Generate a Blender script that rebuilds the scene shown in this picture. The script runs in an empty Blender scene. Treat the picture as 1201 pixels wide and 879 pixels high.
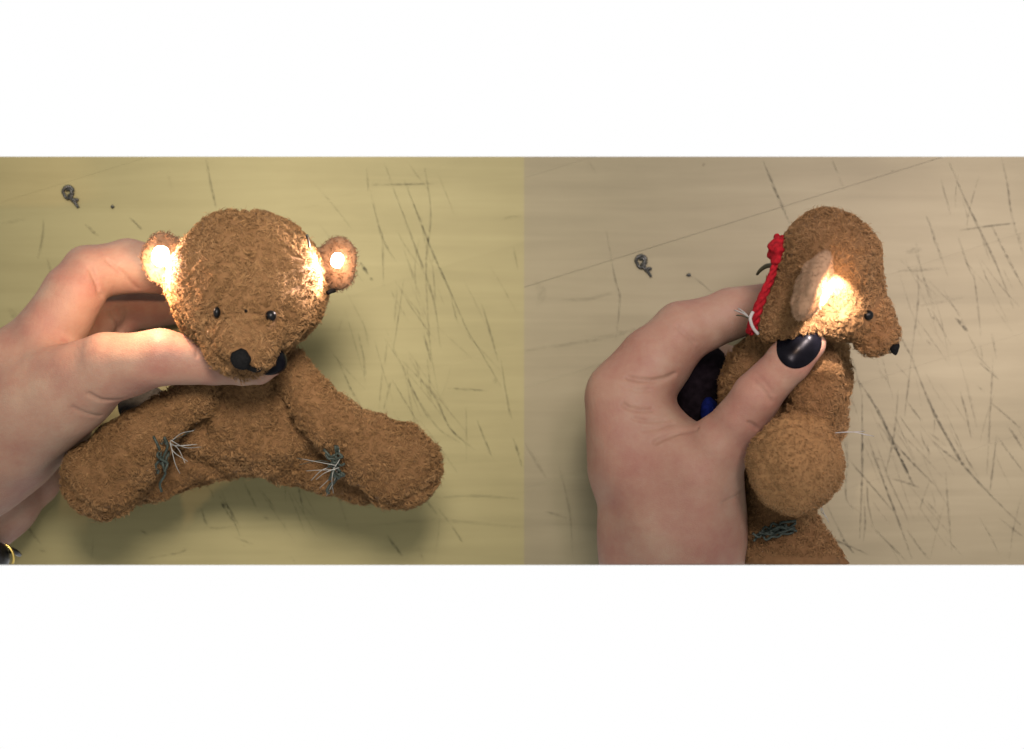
import bpy, math, random
import numpy as np
from mathutils import Vector, Matrix
from mathutils.kdtree import KDTree

rng = np.random.default_rng(7)
random.seed(7)
sc = bpy.context.scene
COL = sc.collection

# ------------------------------------------------------------------ camera
H = 0.90                 # camera height over the table top
S = 0.0004               # metres per photograph pixel on the table top
W_IMG, H_IMG = 1201.0, 879.0
cam_d = bpy.data.cameras.new('camera')
cam = bpy.data.objects.new('camera', cam_d)
COL.objects.link(cam)
cam.location = (0, 0, H)
cam.rotation_euler = (0, 0, 0)
cam_d.sensor_fit = 'HORIZONTAL'
cam_d.sensor_width = 36.0
cam_d.lens = 36.0 * H / (W_IMG * S)
cam_d.clip_start = 0.02
cam_d.clip_end = 50
cam_d.dof.use_dof = True
cam_d.dof.focus_distance = H - 0.10
cam_d.dof.aperture_fstop = 9
sc.camera = cam

# ------------------------------------------------------------------ world
world = bpy.data.worlds.new('World')
sc.world = world
world.use_nodes = True
bg = world.node_tree.nodes['Background']
bg.inputs[0].default_value = (1, 1, 1, 1)
bg.inputs[1].default_value = 1.0

# ------------------------------------------------------------------ lamps
def spot(name, loc, target, power, color, size, blend, radius):
    d = bpy.data.lights.new(name, 'SPOT')
    d.energy = power; d.color = color
    d.spot_size = math.radians(size); d.spot_blend = blend; d.shadow_soft_size = radius
    o = bpy.data.objects.new(name, d); COL.objects.link(o)
    o.location = loc
    o.rotation_euler = (Vector(target) - Vector(loc)).to_track_quat('-Z', 'Y').to_euler()
    return o
spot('lamp', (-0.02, 0.28, 0.78), (-0.105, 0.030, 0), 90, (1.0, 0.89, 0.82), 27, 1.0, 0.13)
spot('lamp', (0.25, 0.22, 0.80), (0.222, 0.025, 0), 102, (1.0, 0.84, 0.88), 24.5, 1.0, 0.13)

# ------------------------------------------------------------------ view
sc.view_settings.view_transform = 'Standard'
sc.view_settings.look = 'None'
sc.view_settings.exposure = 0.0
sc.view_settings.gamma = 1.0
sc.view_settings.use_curve_mapping = False
sc.render.engine = 'CYCLES'
sc.cycles.use_denoising = True
sc.cycles.sample_clamp_indirect = 4.0
sc.cycles.max_bounces = 6
sc.cycles.caustics_reflective = False
sc.cycles.caustics_refractive = False

# ================================================================== helpers
LIFT = 22.0              # hands and bears are held this far (mm) above the table
def lift(z):
    return -z if z < 0 else (z + LIFT if z > 8 else z)      # negative: measured from the table itself

def P(px, py, z=0.0):
    """point at height z (mm) that sits at photograph pixel px, py"""
    z = lift(z) * 0.001
    k = S * (H - z) / H
    return np.array([(px - W_IMG / 2) * k, -(py - H_IMG / 2) * k, z])

def R(px, z=0.0):
    return px * S * (H - lift(z) * 0.001) / H

def link(o, parent=None):
    COL.objects.link(o)
    if parent is not None:
        o.parent = parent
        if parent.type == 'EMPTY':
            o.matrix_parent_inverse = Matrix.Translation(-Vector(parent.location))
    return o

def tag(o, label=None, cat=None, group=None, kind=None):
    if label: o['label'] = label
    if cat: o['category'] = cat
    if group: o['group'] = group
    if kind: o['kind'] = kind
    return o

def thing(name, loc, label, cat, group=None):
    o = bpy.data.objects.new(name, None)
    o.empty_display_size = 0.02
    o.location = loc
    COL.objects.link(o)
    return tag(o, label, cat, group)

def mesh_obj(name, verts, faces, mat, parent=None, smooth=True, attr=None):
    verts = np.asarray(verts, dtype=np.float32)
    me = bpy.data.meshes.new(name)
    if isinstance(faces, np.ndarray):
        n, k = faces.shape
        me.vertices.add(len(verts)); me.vertices.foreach_set('co', verts.ravel())
        me.loops.add(n * k); me.loops.foreach_set('vertex_index', faces.astype(np.int32).ravel())
        me.polygons.add(n)
        me.polygons.foreach_set('loop_start', np.arange(0, n * k, k, dtype=np.int32))
        me.update(calc_edges=True)
    else:
        me.from_pydata([tuple(v) for v in verts], [], faces)
        me.update()
    me.polygons.foreach_set('use_smooth', np.full(len(me.polygons), smooth, dtype=bool))
    if attr is not None:
        for an, arr in attr.items():
            a = me.attributes.new(an, 'FLOAT', 'POINT')
            a.data.foreach_set('value', np.asarray(arr, dtype=np.float32))
    me.materials.append(mat)
    o = bpy.data.objects.new(name, me)
    return link(o, parent)

# ------------------------------------------------------------------ SDF modelling
def seg(p, a, b, r1, r2, zs=1.0):
    a = np.asarray(a, np.float32); b = np.asarray(b, np.float32)
    pa = p - a; ba = b - a
    if zs != 1.0:
        pa = pa * np.array([1, 1, 1 / zs], np.float32); ba = ba * np.array([1, 1, 1 / zs], np.float32)
    L = float(ba @ ba) + 1e-12
    h = np.clip((pa @ ba) / L, 0, 1)
    d = pa - h[:, None] * ba
    return np.sqrt(np.einsum('ij,ij->i', d, d)) - (r1 + (r2 - r1) * h)

def smin(a, b, k):
    h = np.clip(0.5 + 0.5 * (b - a) / k, 0, 1)
    return b + (a - b) * h - k * h * (1 - h)

def smax(a, b, k):
    return -smin(-a, -b, k)

def chain(pts, k=0.004, zs=1.0):
    """pts: (px, py, z mm, r px) -> sdf of a tapering limb"""
    C = [(P(x, y, z), R(r, z)) for x, y, z, r in pts]
    def f(p):
        d = None
        for (a, ra), (b, rb) in zip(C[:-1], C[1:]):
            e = seg(p, a, b, ra, rb, zs)
            d = e if d is None else smin(d, e, k)
        return d
    f.bb = (np.min([a - ra * max(1, zs) for a, ra in C], 0), np.max([a + ra * max(1, zs) for a, ra in C], 0))
    return f

def ellipsoid(c, radii, rot=None):
    c = np.asarray(c, np.float32); radii = np.asarray(radii, np.float32)
    M = np.eye(3, dtype=np.float32) if rot is None else np.asarray(rot, np.float32)   # rows = local axes
    def f(p):
        q = (p - c) @ M.T
        k0 = np.linalg.norm(q / radii, axis=1)
        k1 = np.linalg.norm(q / radii ** 2, axis=1) + 1e-9
        return k0 * (k0 - 1) / k1
    m = float(np.max(radii))
    f.bb = (c - m, c + m)
    return f

def union(fs, k=0.004):
    def f(p):
        d = fs[0](p)
        for g in fs[1:]:
            d = smin(d, g(p), k)
        return d
    f.bb = (np.min([g.bb[0] for g in fs], 0), np.max([g.bb[1] for g in fs], 0))
    return f

def grooves(f0, lines, width, depth):
    """press creases into a surface along polylines of 3-D points"""
    def f(p):
        d = f0(p)
        for ln, dep, wid in lines:
            e = None
            for a, b in zip(ln[:-1], ln[1:]):
                q = seg(p, a, b, 0, 0)
                e = q if e is None else np.minimum(e, q)
            d = d + depth * dep * np.exp(-(e / (width * wid)) ** 2)
        return d
    f.bb = f0.bb
    return f

def lump(f0, amp, wl, seed):
    r = np.random.default_rng(seed)
    K = r.normal(size=(7, 3)); K = K / np.linalg.norm(K, axis=1)[:, None] * (2 * np.pi / wl) * r.uniform(0.6, 1.7, (7, 1))
    ph = r.uniform(0, 6.28, 7)
    K = K.astype(np.float32)
    def f(p):
        return f0(p) + amp * np.sin(p @ K.T + ph).sum(1) / 2.6
    f.bb = f0.bb
    return f

def cut_bottom(f0, py=662.6):
    """ends a thing where the table board ends (its front edge)"""
    n = np.array([0, -1, (py - H_IMG / 2) * S / H]); n = n / np.linalg.norm(n)
    def f(p):
        return np.maximum(f0(p), (p - np.array([0, 0, H])) @ n)
    f.bb = f0.bb
    return f

def surf(f, h, pad=0.004):
    lo = np.asarray(f.bb[0]) - pad; hi = np.asarray(f.bb[1]) + pad
    n = np.ceil((hi - lo) / h).astype(int) + 1
    ax = [lo[i] + h * np.arange(n[i]) for i in range(3)]
    B = 4                                   # coarse blocks first, then only those near the surface
    nb = -(-n // B)
    cc = [lo[i] + h * (B * np.arange(nb[i]) + (B - 1) / 2) for i in range(3)]
    G = np.stack(np.meshgrid(*cc, indexing='ij'), -1).reshape(-1, 3).astype(np.float32)
    cv = np.concatenate([f(G[i:i + 300000]) for i in range(0, len(G), 300000)])
    near = np.where(np.abs(cv) < B * h * 1.35)[0]
    full = np.repeat(cv.astype(np.float32)[:, None], B ** 3, 1)
    off = np.stack(np.meshgrid(*[np.arange(B)] * 3, indexing='ij'), -1).reshape(-1, 3) * h - (B - 1) / 2 * h
    for i in range(0, len(near), 5000):
        j = near[i:i + 5000]
        pts = (G[j][:, None] + off[None]).reshape(-1, 3).astype(np.float32)
        full[j] = f(pts).reshape(len(j), -1)
    v = full.reshape(nb[0], nb[1], nb[2], B, B, B).transpose(0, 3, 1, 4, 2, 5).reshape(nb[0] * B, nb[1] * B, nb[2] * B)
    n = np.array(v.shape)
    ins = v < 0
    offs = [(0,0,0),(1,0,0),(0,1,0),(1,1,0),(0,0,1),(1,0,1),(0,1,1),(1,1,1)]
    c = n - 1
    cnt = np.zeros(c, np.int8)
    for o in offs:
        cnt += ins[o[0]:o[0]+c[0], o[1]:o[1]+c[1], o[2]:o[2]+c[2]]
    act = np.argwhere((cnt > 0) & (cnt < 8))
    idx = np.full(c, -1, np.int32); idx[tuple(act.T)] = np.arange(len(act))
    vals = np.stack([v[act[:,0]+o[0], act[:,1]+o[1], act[:,2]+o[2]] for o in offs], 1)
    edges = [(0,1),(2,3),(4,5),(6,7),(0,2),(1,3),(4,6),(5,7),(0,4),(1,5),(2,6),(3,7)]
    acc = np.zeros((len(act), 3)); w = np.zeros(len(act))
    O = np.array(offs, float)
    for a, b in edges:
        va, vb = vals[:, a], vals[:, b]
        m = (va < 0) != (vb < 0)
        t = np.where(m, va / np.where(va == vb, 1, va - vb), 0)
        acc += np.where(m[:, None], O[a] + t[:, None] * (O[b] - O[a]), 0); w += m
    V = lo + (act + acc / w[:, None]) * h
    quads = []
    for axis in range(3):
        sl0 = [slice(None)] * 3; sl1 = [slice(None)] * 3
        sl0[axis] = slice(0, -1); sl1[axis] = slice(1, None)
        A, B = ins[tuple(sl0)], ins[tuple(sl1)]
        e = np.argwhere(A != B)
        u, t = (axis + 1) % 3, (axis + 2) % 3
        e = e[(e[:, u] > 0) & (e[:, t] > 0) & (e[:, u] < c[u]) & (e[:, t] < c[t])]
        du = np.zeros(3, int); du[u] = 1; dt = np.zeros(3, int); dt[t] = 1
        q = np.stack([idx[tuple((e - du - dt).T)], idx[tuple((e - dt).T)], idx[tuple(e.T)], idx[tuple((e - du).T)]], 1)
        fl = ~A[tuple(e.T)]
        q[fl] = q[fl][:, ::-1]
        quads.append(q)
    return V.astype(np.float32), np.concatenate(quads)

def grad(f, p, e=0.0004):
    k = np.array([[1,-1,-1],[-1,-1,1],[-1,1,-1],[1,1,1]], np.float32)
    g = sum(k[i][None] * f((p + e * k[i]).astype(np.float32))[:, None] for i in range(4))
    return g / (np.linalg.norm(g, axis=1)[:, None] + 1e-12)

def top(f, px, py):
    """where the sight line through a photograph pixel first meets the surface"""
    d = P(px, py, 0) - np.array([0, 0, H]); d = d / np.linalg.norm(d)
    t = np.linspace(H - 0.17, H + 0.02, 900)
    pts = np.array([0, 0, H]) + t[:, None] * d
    v = f(pts.astype(np.float32))
    i = np.argmax(v < 0) if np.any(v < 0) else int(np.argmin(v))
    return pts[i]

def part_mesh(name, f, h, mat, parent):
    V, Q = surf(f, h)
    return mesh_obj(name, V, Q, mat, parent), V, Q

def vfield(seed, wl):
    r = np.random.default_rng(seed)
    K = r.normal(size=(3, 6, 3)); K = K / np.linalg.norm(K, axis=2)[:, :, None] * (2 * np.pi / wl) * r.uniform(0.6, 1.6, (3, 6, 1))
    ph = r.uniform(0, 6.28, (3, 6))
    def g(p):
        return np.stack([np.sin(p @ K[i].T + ph[i]).sum(1) / 2.2 for i in range(3)], 1)
    return g
VF1, VF2, VF3, LF = vfield(1, 0.0042), vfield(2, 0.0022), vfield(3, 0.0016), vfield(4, 0.006)
BF = vfield(5, 0.030)

def add_fur(parent, f, V, Q, others, mat, dens=2.7e6, length=0.0019, width=0.000105, seed=0, cut=None, tuft=0.15e6):
    """short curly pile: bent tapering strands rooted on the cloth"""
    r = np.random.default_rng(seed + 100)
    a, b, c, d = (V[Q[:, i]] for i in range(4))
    ar = 0.5 * np.linalg.norm(np.cross(c - a, d - b), axis=1).astype(np.float64) + 1e-15
    N = int(ar.sum() * dens)
    k = r.choice(len(Q), N, p=ar / ar.sum())
    u, v = r.uniform(size=(2, N, 1))
    p = (a[k] * (1-u) * (1-v) + b[k] * u * (1-v) + c[k] * u * v + d[k] * (1-u) * v).astype(np.float32)
    n = grad(f, p)
    p = (p - n * f(p)[:, None]).astype(np.float32)
    keep = n[:, 2] > -0.45
    for g in others:
        keep &= g(p) > -0.0002
    if cut is not None:
        keep &= cut(p) < -0.0030
    p, n = p[keep], n[keep]; N = len(p)
    def tang(w):
        return w - n * np.einsum('ij,ij->i', w, n)[:, None]
    nt = max(8, int(N * tuft / dens))
    ci = r.choice(N, min(nt, N), replace=False)
    kd = KDTree(len(ci))
    for q, i in enumerate(ci): kd.insert(p[i], q)
    kd.balance()
    near = np.array([kd.find(x)[1] for x in p])
    cen = p[ci[near]]
    toc = tang(cen - p)
    sp = np.sqrt(1.0 / tuft)
    L = length * (0.85 + 0.2 * LF(p)[:, :1].clip(-1.5, 1.5)) * (1 + 0.12 * BF(p)[:, 1:2].clip(-1.5, 1.5)) * r.uniform(0.75, 1.2, (N, 1))
    L = L * np.where(r.uniform(size=(N, 1)) < 0.02, 1.9, 1.0)      # a few longer flyaway fibres
    swirl = np.cross(n, toc)
    sg = np.where(r.uniform(size=len(ci)) < 0.5, -1, 1)[near][:, None]
    lean = tang(r.normal(size=(len(ci), 3))[near]) * 0.55
    j1 = tang(r.normal(size=(N, 3))) * 0.16
    p0 = p - n * 0.0003
    p1 = p + n * L * 0.42 + toc * 0.18 + (lean * 0.25 + j1) * L * 0.6
    p2 = p + n * L * 0.74 + toc * 0.58 + swirl * sg * 0.55 + (lean * 0.8 + j1 * 1.4) * L * 0.6
    p3 = p + n * L * 0.70 + toc * 0.72 + swirl * sg * 1.25 + (lean * 1.2 + j1 * 2.6) * L * 0.6
    ws = width * r.uniform(0.7, 1.3, (N, 1))
    def ring(c, dr, w):
        dr = dr / (np.linalg.norm(dr, axis=1)[:, None] + 1e-12)
        x = np.cross(dr, np.array([0.31, 0.52, 0.79])); x /= np.linalg.norm(x, axis=1)[:, None] + 1e-12
        y = np.cross(dr, x)
        return [c + w * (x * math.cos(q) + y * math.sin(q)) for q in (0, 2.094, 4.189)]
    pm = 0.5 * (p1 + p2)
    rows = ring(p0, pm - p0, ws) + ring(pm, p3 - p0, ws * 0.95) + [p3]
    verts = np.stack(rows, 1).reshape(-1, 3)
    base = (np.arange(N) * 7)[:, None]
    tr = []
    for s in (0,):
        for q in range(3):
            w = (q + 1) % 3
            tr += [(s + q, s + w, s + 3 + w), (s + q, s + 3 + w, s + 3 + q)]
    for q in range(3):
        tr.append((3 + q, 3 + (q + 1) % 3, 6))
    tr = np.array(tr)
    faces = (base[:, :, None] + tr[None]).reshape(-1, 3)
    tint = np.repeat(r.normal(size=N) * 0.38 + LF(p)[:, 1] * 0.3 + BF(p)[:, 0] * 0.35, 7)
    o = mesh_obj('fur', verts, faces, mat, parent, True, {'tint': tint})
    o['kind'] = 'stuff'
    return o

def tube_mesh(pts, r0, r1=None, sides=7):
    pts = [np.asarray(p, float) for p in pts]
    r1 = r0 if r1 is None else r1
    n = len(pts); vs = []; fs = []
    x = None
    for i, p in enumerate(pts):
        d = pts[min(i + 1, n - 1)] - pts[max(i - 1, 0)]; d = d / (np.linalg.norm(d) + 1e-12)
        if x is None:
            x = np.cross(d, [0.3, 0.5, 0.8])
        x = x - d * (x @ d); x = x / np.linalg.norm(x); y = np.cross(d, x)
        rr = r0 + (r1 - r0) * i / (n - 1)
        for q in range(sides):
            a = 2 * math.pi * q / sides
            vs.append(p + rr * (x * math.cos(a) + y * math.sin(a)))
    for i in range(n - 1):
        for q in range(sides):
            w = (q + 1) % sides
            fs.append((i * sides + q, i * sides + w, (i + 1) * sides + w, (i + 1) * sides + q))
    fs.append(tuple(range(sides))[::-1]); fs.append(tuple((n - 1) * sides + q for q in range(sides)))
    return vs, fs

def spline(pts, m=6):
    pts = [np.asarray(p, float) for p in pts]
    if len(pts) == 2:
        return [pts[0] + (pts[1] - pts[0]) * t for t in np.linspace(0, 1, m)]
    q = [2 * pts[0] - pts[1]] + pts + [2 * pts[-1] - pts[-2]]
    out = []
    for i in range(1, len(q) - 2):
        for t in np.linspace(0, 1, m, endpoint=False):
            a, b, c, d = q[i-1], q[i], q[i+1], q[i+2]
            out.append(0.5 * (2*b + (c-a)*t + (2*a-5*b+4*c-d)*t*t + (3*b-a-3*c+d)*t**3))
    out.append(pts[-1])
    return out

def tube(name, pts, r0, mat, parent=None, r1=None, m=6, sides=7):
    vs, fs = tube_mesh(spline(pts, m), r0, r1, sides)
    return mesh_obj(name, vs, fs, mat, parent)

# ================================================================== materials
def new_mat(name):
    m = bpy.data.materials.new(name); m.use_nodes = True
    nt = m.node_tree
    return m, nt, nt.nodes['Principled BSDF']

def N(nt, t, **kw):
    n = nt.nodes.new(t)
    for k, v in kw.items():
        if k in n.inputs.keys(): n.inputs[k].default_value = v
        else: setattr(n, k, v)
    return n

def coords(nt, scale=(1, 1, 1), rot=(0, 0, 0)):
    g = nt.nodes.new('ShaderNodeNewGeometry')
    mp = nt.nodes.new('ShaderNodeMapping')
    mp.inputs['Scale'].default_value = scale; mp.inputs['Rotation'].default_value = rot
    nt.links.new(g.outputs['Position'], mp.inputs['Vector'])
    return mp.outputs['Vector']

def ramp(nt, src, stops):
    r = nt.nodes.new('ShaderNodeValToRGB')
    el = r.color_ramp.elements
    while len(el) < len(stops): el.new(0.5)
    for e, (p, c) in zip(el, stops):
        e.position = p; e.color = (*c, 1)
    nt.links.new(src, r.inputs[0])
    return r.outputs[0]

def wood_mat(name, c0, c1, c2):
    m, nt, b = new_mat(name)
    rot = (0, 0, math.radians(-13))
    v = coords(nt, (7, 110, 9), rot)
    n1 = N(nt, 'ShaderNodeTexNoise', Scale=1.0, Detail=6.0, Roughness=0.6, Distortion=0.6)
    nt.links.new(v, n1.inputs['Vector'])
    v2 = coords(nt, (14, 22, 14), rot)
    n2 = N(nt, 'ShaderNodeTexNoise', Scale=1.0, Detail=4.0, Roughness=0.55)
    nt.links.new(v2, n2.inputs['Vector'])
    oi = nt.nodes.new('ShaderNodeObjectInfo')
    a = N(nt, 'ShaderNodeMath', operation='MULTIPLY_ADD'); a.inputs[1].default_value = 0.55
    nt.links.new(n1.outputs['Fac'], a.inputs[0])
    b2 = N(nt, 'ShaderNodeMath', operation='MULTIPLY'); b2.inputs[1].default_value = 0.45
    nt.links.new(n2.outputs['Fac'], b2.inputs[0]); nt.links.new(b2.outputs[0], a.inputs[2])
    c = N(nt, 'ShaderNodeMath', operation='MULTIPLY_ADD'); c.inputs[1].default_value = 0.06
    nt.links.new(oi.outputs['Random'], c.inputs[0]); nt.links.new(a.outputs[0], c.inputs[2])
    col = ramp(nt, c.outputs[0], [(0.33, c0), (0.52, c1), (0.72, c2)])
    nt.links.new(col, b.inputs['Base Color'])
    b.inputs['Roughness'].default_value = 0.55
    b.inputs['Specular IOR Level'].default_value = 0.15
    bp = N(nt, 'ShaderNodeBump', Strength=0.12, Distance=0.0005)
    nt.links.new(n1.outputs['Fac'], bp.inputs['Height']); nt.links.new(bp.outputs[0], b.inputs['Normal'])
    return m

M = {}
M['wood_l'] = wood_mat('maple_in_yellow_light', (0.132, 0.115, 0.050), (0.155, 0.135, 0.060), (0.176, 0.155, 0.071))  # same table twice; this view's yellower light is put into the wood colour
M['wood_r'] = wood_mat('maple_in_grey_light', (0.114, 0.098, 0.056), (0.135, 0.116, 0.067), (0.154, 0.134, 0.079))  # same wood again, with the greyer light of its view in the colour

def plush(name, dark, mid, light, strands):
    m, nt, b = new_mat(name)
    if strands:
        at = nt.nodes.new('ShaderNodeAttribute'); at.attribute_name = 'tint'
        mr = N(nt, 'ShaderNodeMapRange'); mr.inputs['From Min'].default_value = -1.6; mr.inputs['From Max'].default_value = 1.6
        nt.links.new(at.outputs['Fac'], mr.inputs['Value'])
        src = mr.outputs[0]
    else:
        n1 = N(nt, 'ShaderNodeTexNoise', Scale=420.0, Detail=4.0, Roughness=0.6)
        nt.links.new(coords(nt), n1.inputs['Vector']); src = n1.outputs['Fac']
        bp = N(nt, 'ShaderNodeBump', Strength=0.6, Distance=0.0006)
        nt.links.new(src, bp.inputs['Height']); nt.links.new(bp.outputs[0], b.inputs['Normal'])
    nt.links.new(ramp(nt, src, [(0.15, dark), (0.5, mid), (0.85, light)]), b.inputs['Base Color'])
    b.inputs['Roughness'].default_value = 0.85
    b.inputs['Specular IOR Level'].default_value = 0.12
    return m
PD, PM, PL = (0.118, 0.062, 0.0230), (0.166, 0.090, 0.036), (0.212, 0.121, 0.053)
M['plush'] = plush('brown_plush_cloth', (0.068, 0.033, 0.012), (0.090, 0.046, 0.018), (0.110, 0.060, 0.025), False)
M['sole'] = plush('worn_sole_cloth', (0.115, 0.062, 0.024), (0.135, 0.074, 0.029), (0.155, 0.088, 0.036), False)
M['fur'] = plush('brown_plush_pile', PD, PM, PL, True)
M['ear'] = plush('beige_ear_cloth', (0.088, 0.047, 0.024), (0.118, 0.064, 0.034), (0.148, 0.084, 0.047), False)
M['flap'] = plush('pale_felt_flap', (0.16, 0.095, 0.052), (0.195, 0.120, 0.068), (0.23, 0.145, 0.085), False)
M['flapfur'] = plush('pale_felt_flap_pile', (0.16, 0.095, 0.052), (0.195, 0.120, 0.068), (0.23, 0.145, 0.085), True)
M['earfur'] = plush('beige_ear_pile', (0.088, 0.047, 0.024), (0.118, 0.064, 0.034), (0.148, 0.084, 0.047), True)

def skin_mat():
    m, nt, b = new_mat('pale_skin')
    n1 = N(nt, 'ShaderNodeTexNoise', Scale=38.0, Detail=8.0, Roughness=0.68)
    nt.links.new(coords(nt), n1.inputs['Vector'])
    col = ramp(nt, n1.outputs['Fac'], [(0.33, (0.146, 0.065, 0.046)), (0.5, (0.164, 0.090, 0.061)), (0.66, (0.178, 0.114, 0.077))])
    nt.links.new(col, b.inputs['Base Color'])
    b.inputs['Roughness'].default_value = 0.6
    b.inputs['Specular IOR Level'].default_value = 0.2
    b.inputs['Subsurface Weight'].default_value = 0.15
    b.inputs['Subsurface Radius'].default_value = (1.0, 0.35, 0.2)
    b.inputs['Subsurface Scale'].default_value = 0.004
    vo = N(nt, 'ShaderNodeTexVoronoi', Scale=900.0, feature='DISTANCE_TO_EDGE')
    nt.links.new(coords(nt, (1, 1.6, 1), (0, 0, 0.6)), vo.inputs['Vector'])
    n2 = N(nt, 'ShaderNodeTexNoise', Scale=260.0, Detail=5.0, Roughness=0.65)
    nt.links.new(coords(nt), n2.inputs['Vector'])
    ad = N(nt, 'ShaderNodeMath', operation='MULTIPLY_ADD'); ad.inputs[1].default_value = 0.35
    nt.links.new(vo.outputs['Distance'], ad.inputs[0]); nt.links.new(n2.outputs['Fac'], ad.inputs[2])
    bp = N(nt, 'ShaderNodeBump', Strength=0.45, Distance=0.0006)
    nt.links.new(ad.outputs[0], bp.inputs['Height']); nt.links.new(bp.outputs[0], b.inputs['Normal'])
    return m
M['skin'] = skin_mat()

def plain(name, col, rough=0.5, spec=0.4, metal=0.0, noise=0.0, scale=300):
    m, nt, b = new_mat(name)
    if noise:
        n1 = N(nt, 'ShaderNodeTexNoise', Scale=float(scale), Detail=4.0)
        nt.links.new(coords(nt), n1.inputs['Vector'])
        lo = tuple(c * (1 - noise) for c in col); hi = tuple(c * (1 + noise) for c in col)
        nt.links.new(ramp(nt, n1.outputs['Fac'], [(0.3, lo), (0.7, hi)]), b.inputs['Base Color'])
    else:
        b.inputs['Base Color'].default_value = (*col, 1)
    b.inputs['Roughness'].default_value = rough
    b.inputs['Specular IOR Level'].default_value = spec
    b.inputs['Metallic'].default_value = metal
    return m
M['black'] = plain('black_bead', (0.002, 0.002, 0.002), 0.35, 0.12)
M['nosethread'] = plain('black_embroidery_thread', (0.003, 0.003, 0.003), 0.8, 0.05, noise=0.5, scale=1500)
M['polish'] = plain('black_nail_polish', (0.002, 0.002, 0.003), 0.26, 0.035, noise=0.4, scale=200)
M['red'] = plain('red_cord', (0.145, 0.0045, 0.007), 0.85, 0.06, noise=0.35, scale=700)
M['thread_dark'] = plain('grey_green_conductive_thread', (0.020, 0.026, 0.020), 0.6, 0.2, 0.1, noise=0.5, scale=1200)
M['thread_pale'] = plain('silver_thread', (0.17, 0.165, 0.145), 0.45, 0.4, 0.3)
M['white_thread'] = plain('white_thread', (0.20, 0.19, 0.17), 0.6, 0.2)
M['blue'] = plain('blue_felt', (0.003, 0.006, 0.045), 0.9, 0.03, noise=0.4, scale=600)
M['pouch_shade'] = plain('pouch_shade_black', (0.0045, 0.0032, 0.0040), 0.95, 0.02, noise=0.5, scale=400)  # near-black: shade inside the hand is put into the pouch colour
M['grey_felt'] = plain('grey_felt', (0.045, 0.048, 0.046), 0.9, 0.05, noise=0.4, scale=600)
M['wire'] = plain('dark_wire', (0.020, 0.020, 0.016), 0.4, 0.5, 0.4, noise=0.4, scale=900)
M['olive'] = plain('olive_thread', (0.035, 0.032, 0.016), 0.7, 0.2)
M['gold'] = plain('gold_metal', (0.45, 0.33, 0.09), 0.3, 0.5, 0.9)
M['watch'] = plain('black_watch_case', (0.004, 0.004, 0.004), 0.35, 0.4, 0.2)

def led_mat():
    m, nt, b = new_mat('lit_led_lens')
    b.inputs['Base Color'].default_value = (0.8, 0.8, 0.75, 1)
    b.inputs['Emission Color'].default_value = (1.0, 0.76, 0.60, 1)
    b.inputs['Emission Strength'].default_value = 45.0
    return m
M['led'] = led_mat()

def pencil_mat(name, col):
    m = bpy.data.materials.new(name); m.use_nodes = True
    nt = m.node_tree; nt.nodes.clear()
    out = nt.nodes.new('ShaderNodeOutputMaterial')
    mix = nt.nodes.new('ShaderNodeMixShader'); tr = nt.nodes.new('ShaderNodeBsdfTransparent'); df = nt.nodes.new('ShaderNodeBsdfDiffuse')
    df.inputs[0].default_value = (*col, 1)
    at = nt.nodes.new('ShaderNodeAttribute'); at.attribute_name = 'ink'
    n1 = N(nt, 'ShaderNodeTexNoise', Scale=500.0, Detail=3.0)
    nt.links.new(coords(nt), n1.inputs['Vector'])
    mr = N(nt, 'ShaderNodeMapRange'); mr.inputs['From Min'].default_value = 0.3; mr.inputs['From Max'].default_value = 0.62
    nt.links.new(n1.outputs['Fac'], mr.inputs['Value'])
    mu = N(nt, 'ShaderNodeMath', operation='MULTIPLY')
    nt.links.new(mr.outputs[0], mu.inputs[0]); nt.links.new(at.outputs['Fac'], mu.inputs[1])
    nt.links.new(mu.outputs[0], mix.inputs[0]); nt.links.new(tr.outputs[0], mix.inputs[1]); nt.links.new(df.outputs[0], mix.inputs[2])
    nt.links.new(mix.outputs[0], out.inputs['Surface'])
    return m
M['pencil'] = pencil_mat('scratch_grime', (0.022, 0.022, 0.018))

# ================================================================== the two table tops
def clip_poly(poly, n, d):
    out = []
    for i in range(len(poly)):
        a, b = poly[i], poly[(i + 1) % len(poly)]
        da, db = a[0]*n[0] + a[1]*n[1] - d, b[0]*n[0] + b[1]*n[1] - d
        if da <= 0: out.append(a)
        if da * db < 0:
            t = da / (da - db); out.append((a[0] + t*(b[0]-a[0]), a[1] + t*(b[1]-a[1])))
    return out

def slab(name, poly, z0, z1, mat, parent):
    n = len(poly)
    vs = [(x, y, z1) for x, y in poly] + [(x, y, z0) for x, y in poly]
    fs = [tuple(range(n)), tuple(range(2*n-1, n-1, -1))] + [(i, n + i, n + (i+1) % n, (i+1) % n) for i in range(n)]
    return mesh_obj(name, vs, fs, mat, parent, smooth=False)

def board_lines(ox, oy):
    """joints between the glued planks: (point on the joint, gap mm)"""
    sl = (183 - 305) / (1110 - 718)
    f = 1.0 if ox == 0 else 0.35
    return [((718 + ox, 305 + oy + dy), sl, g * f) for dy, g in ((-128, 0.05), (0, 0.13), (118, 0.04), (236, 0.04), (354, 0.04))]

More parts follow.
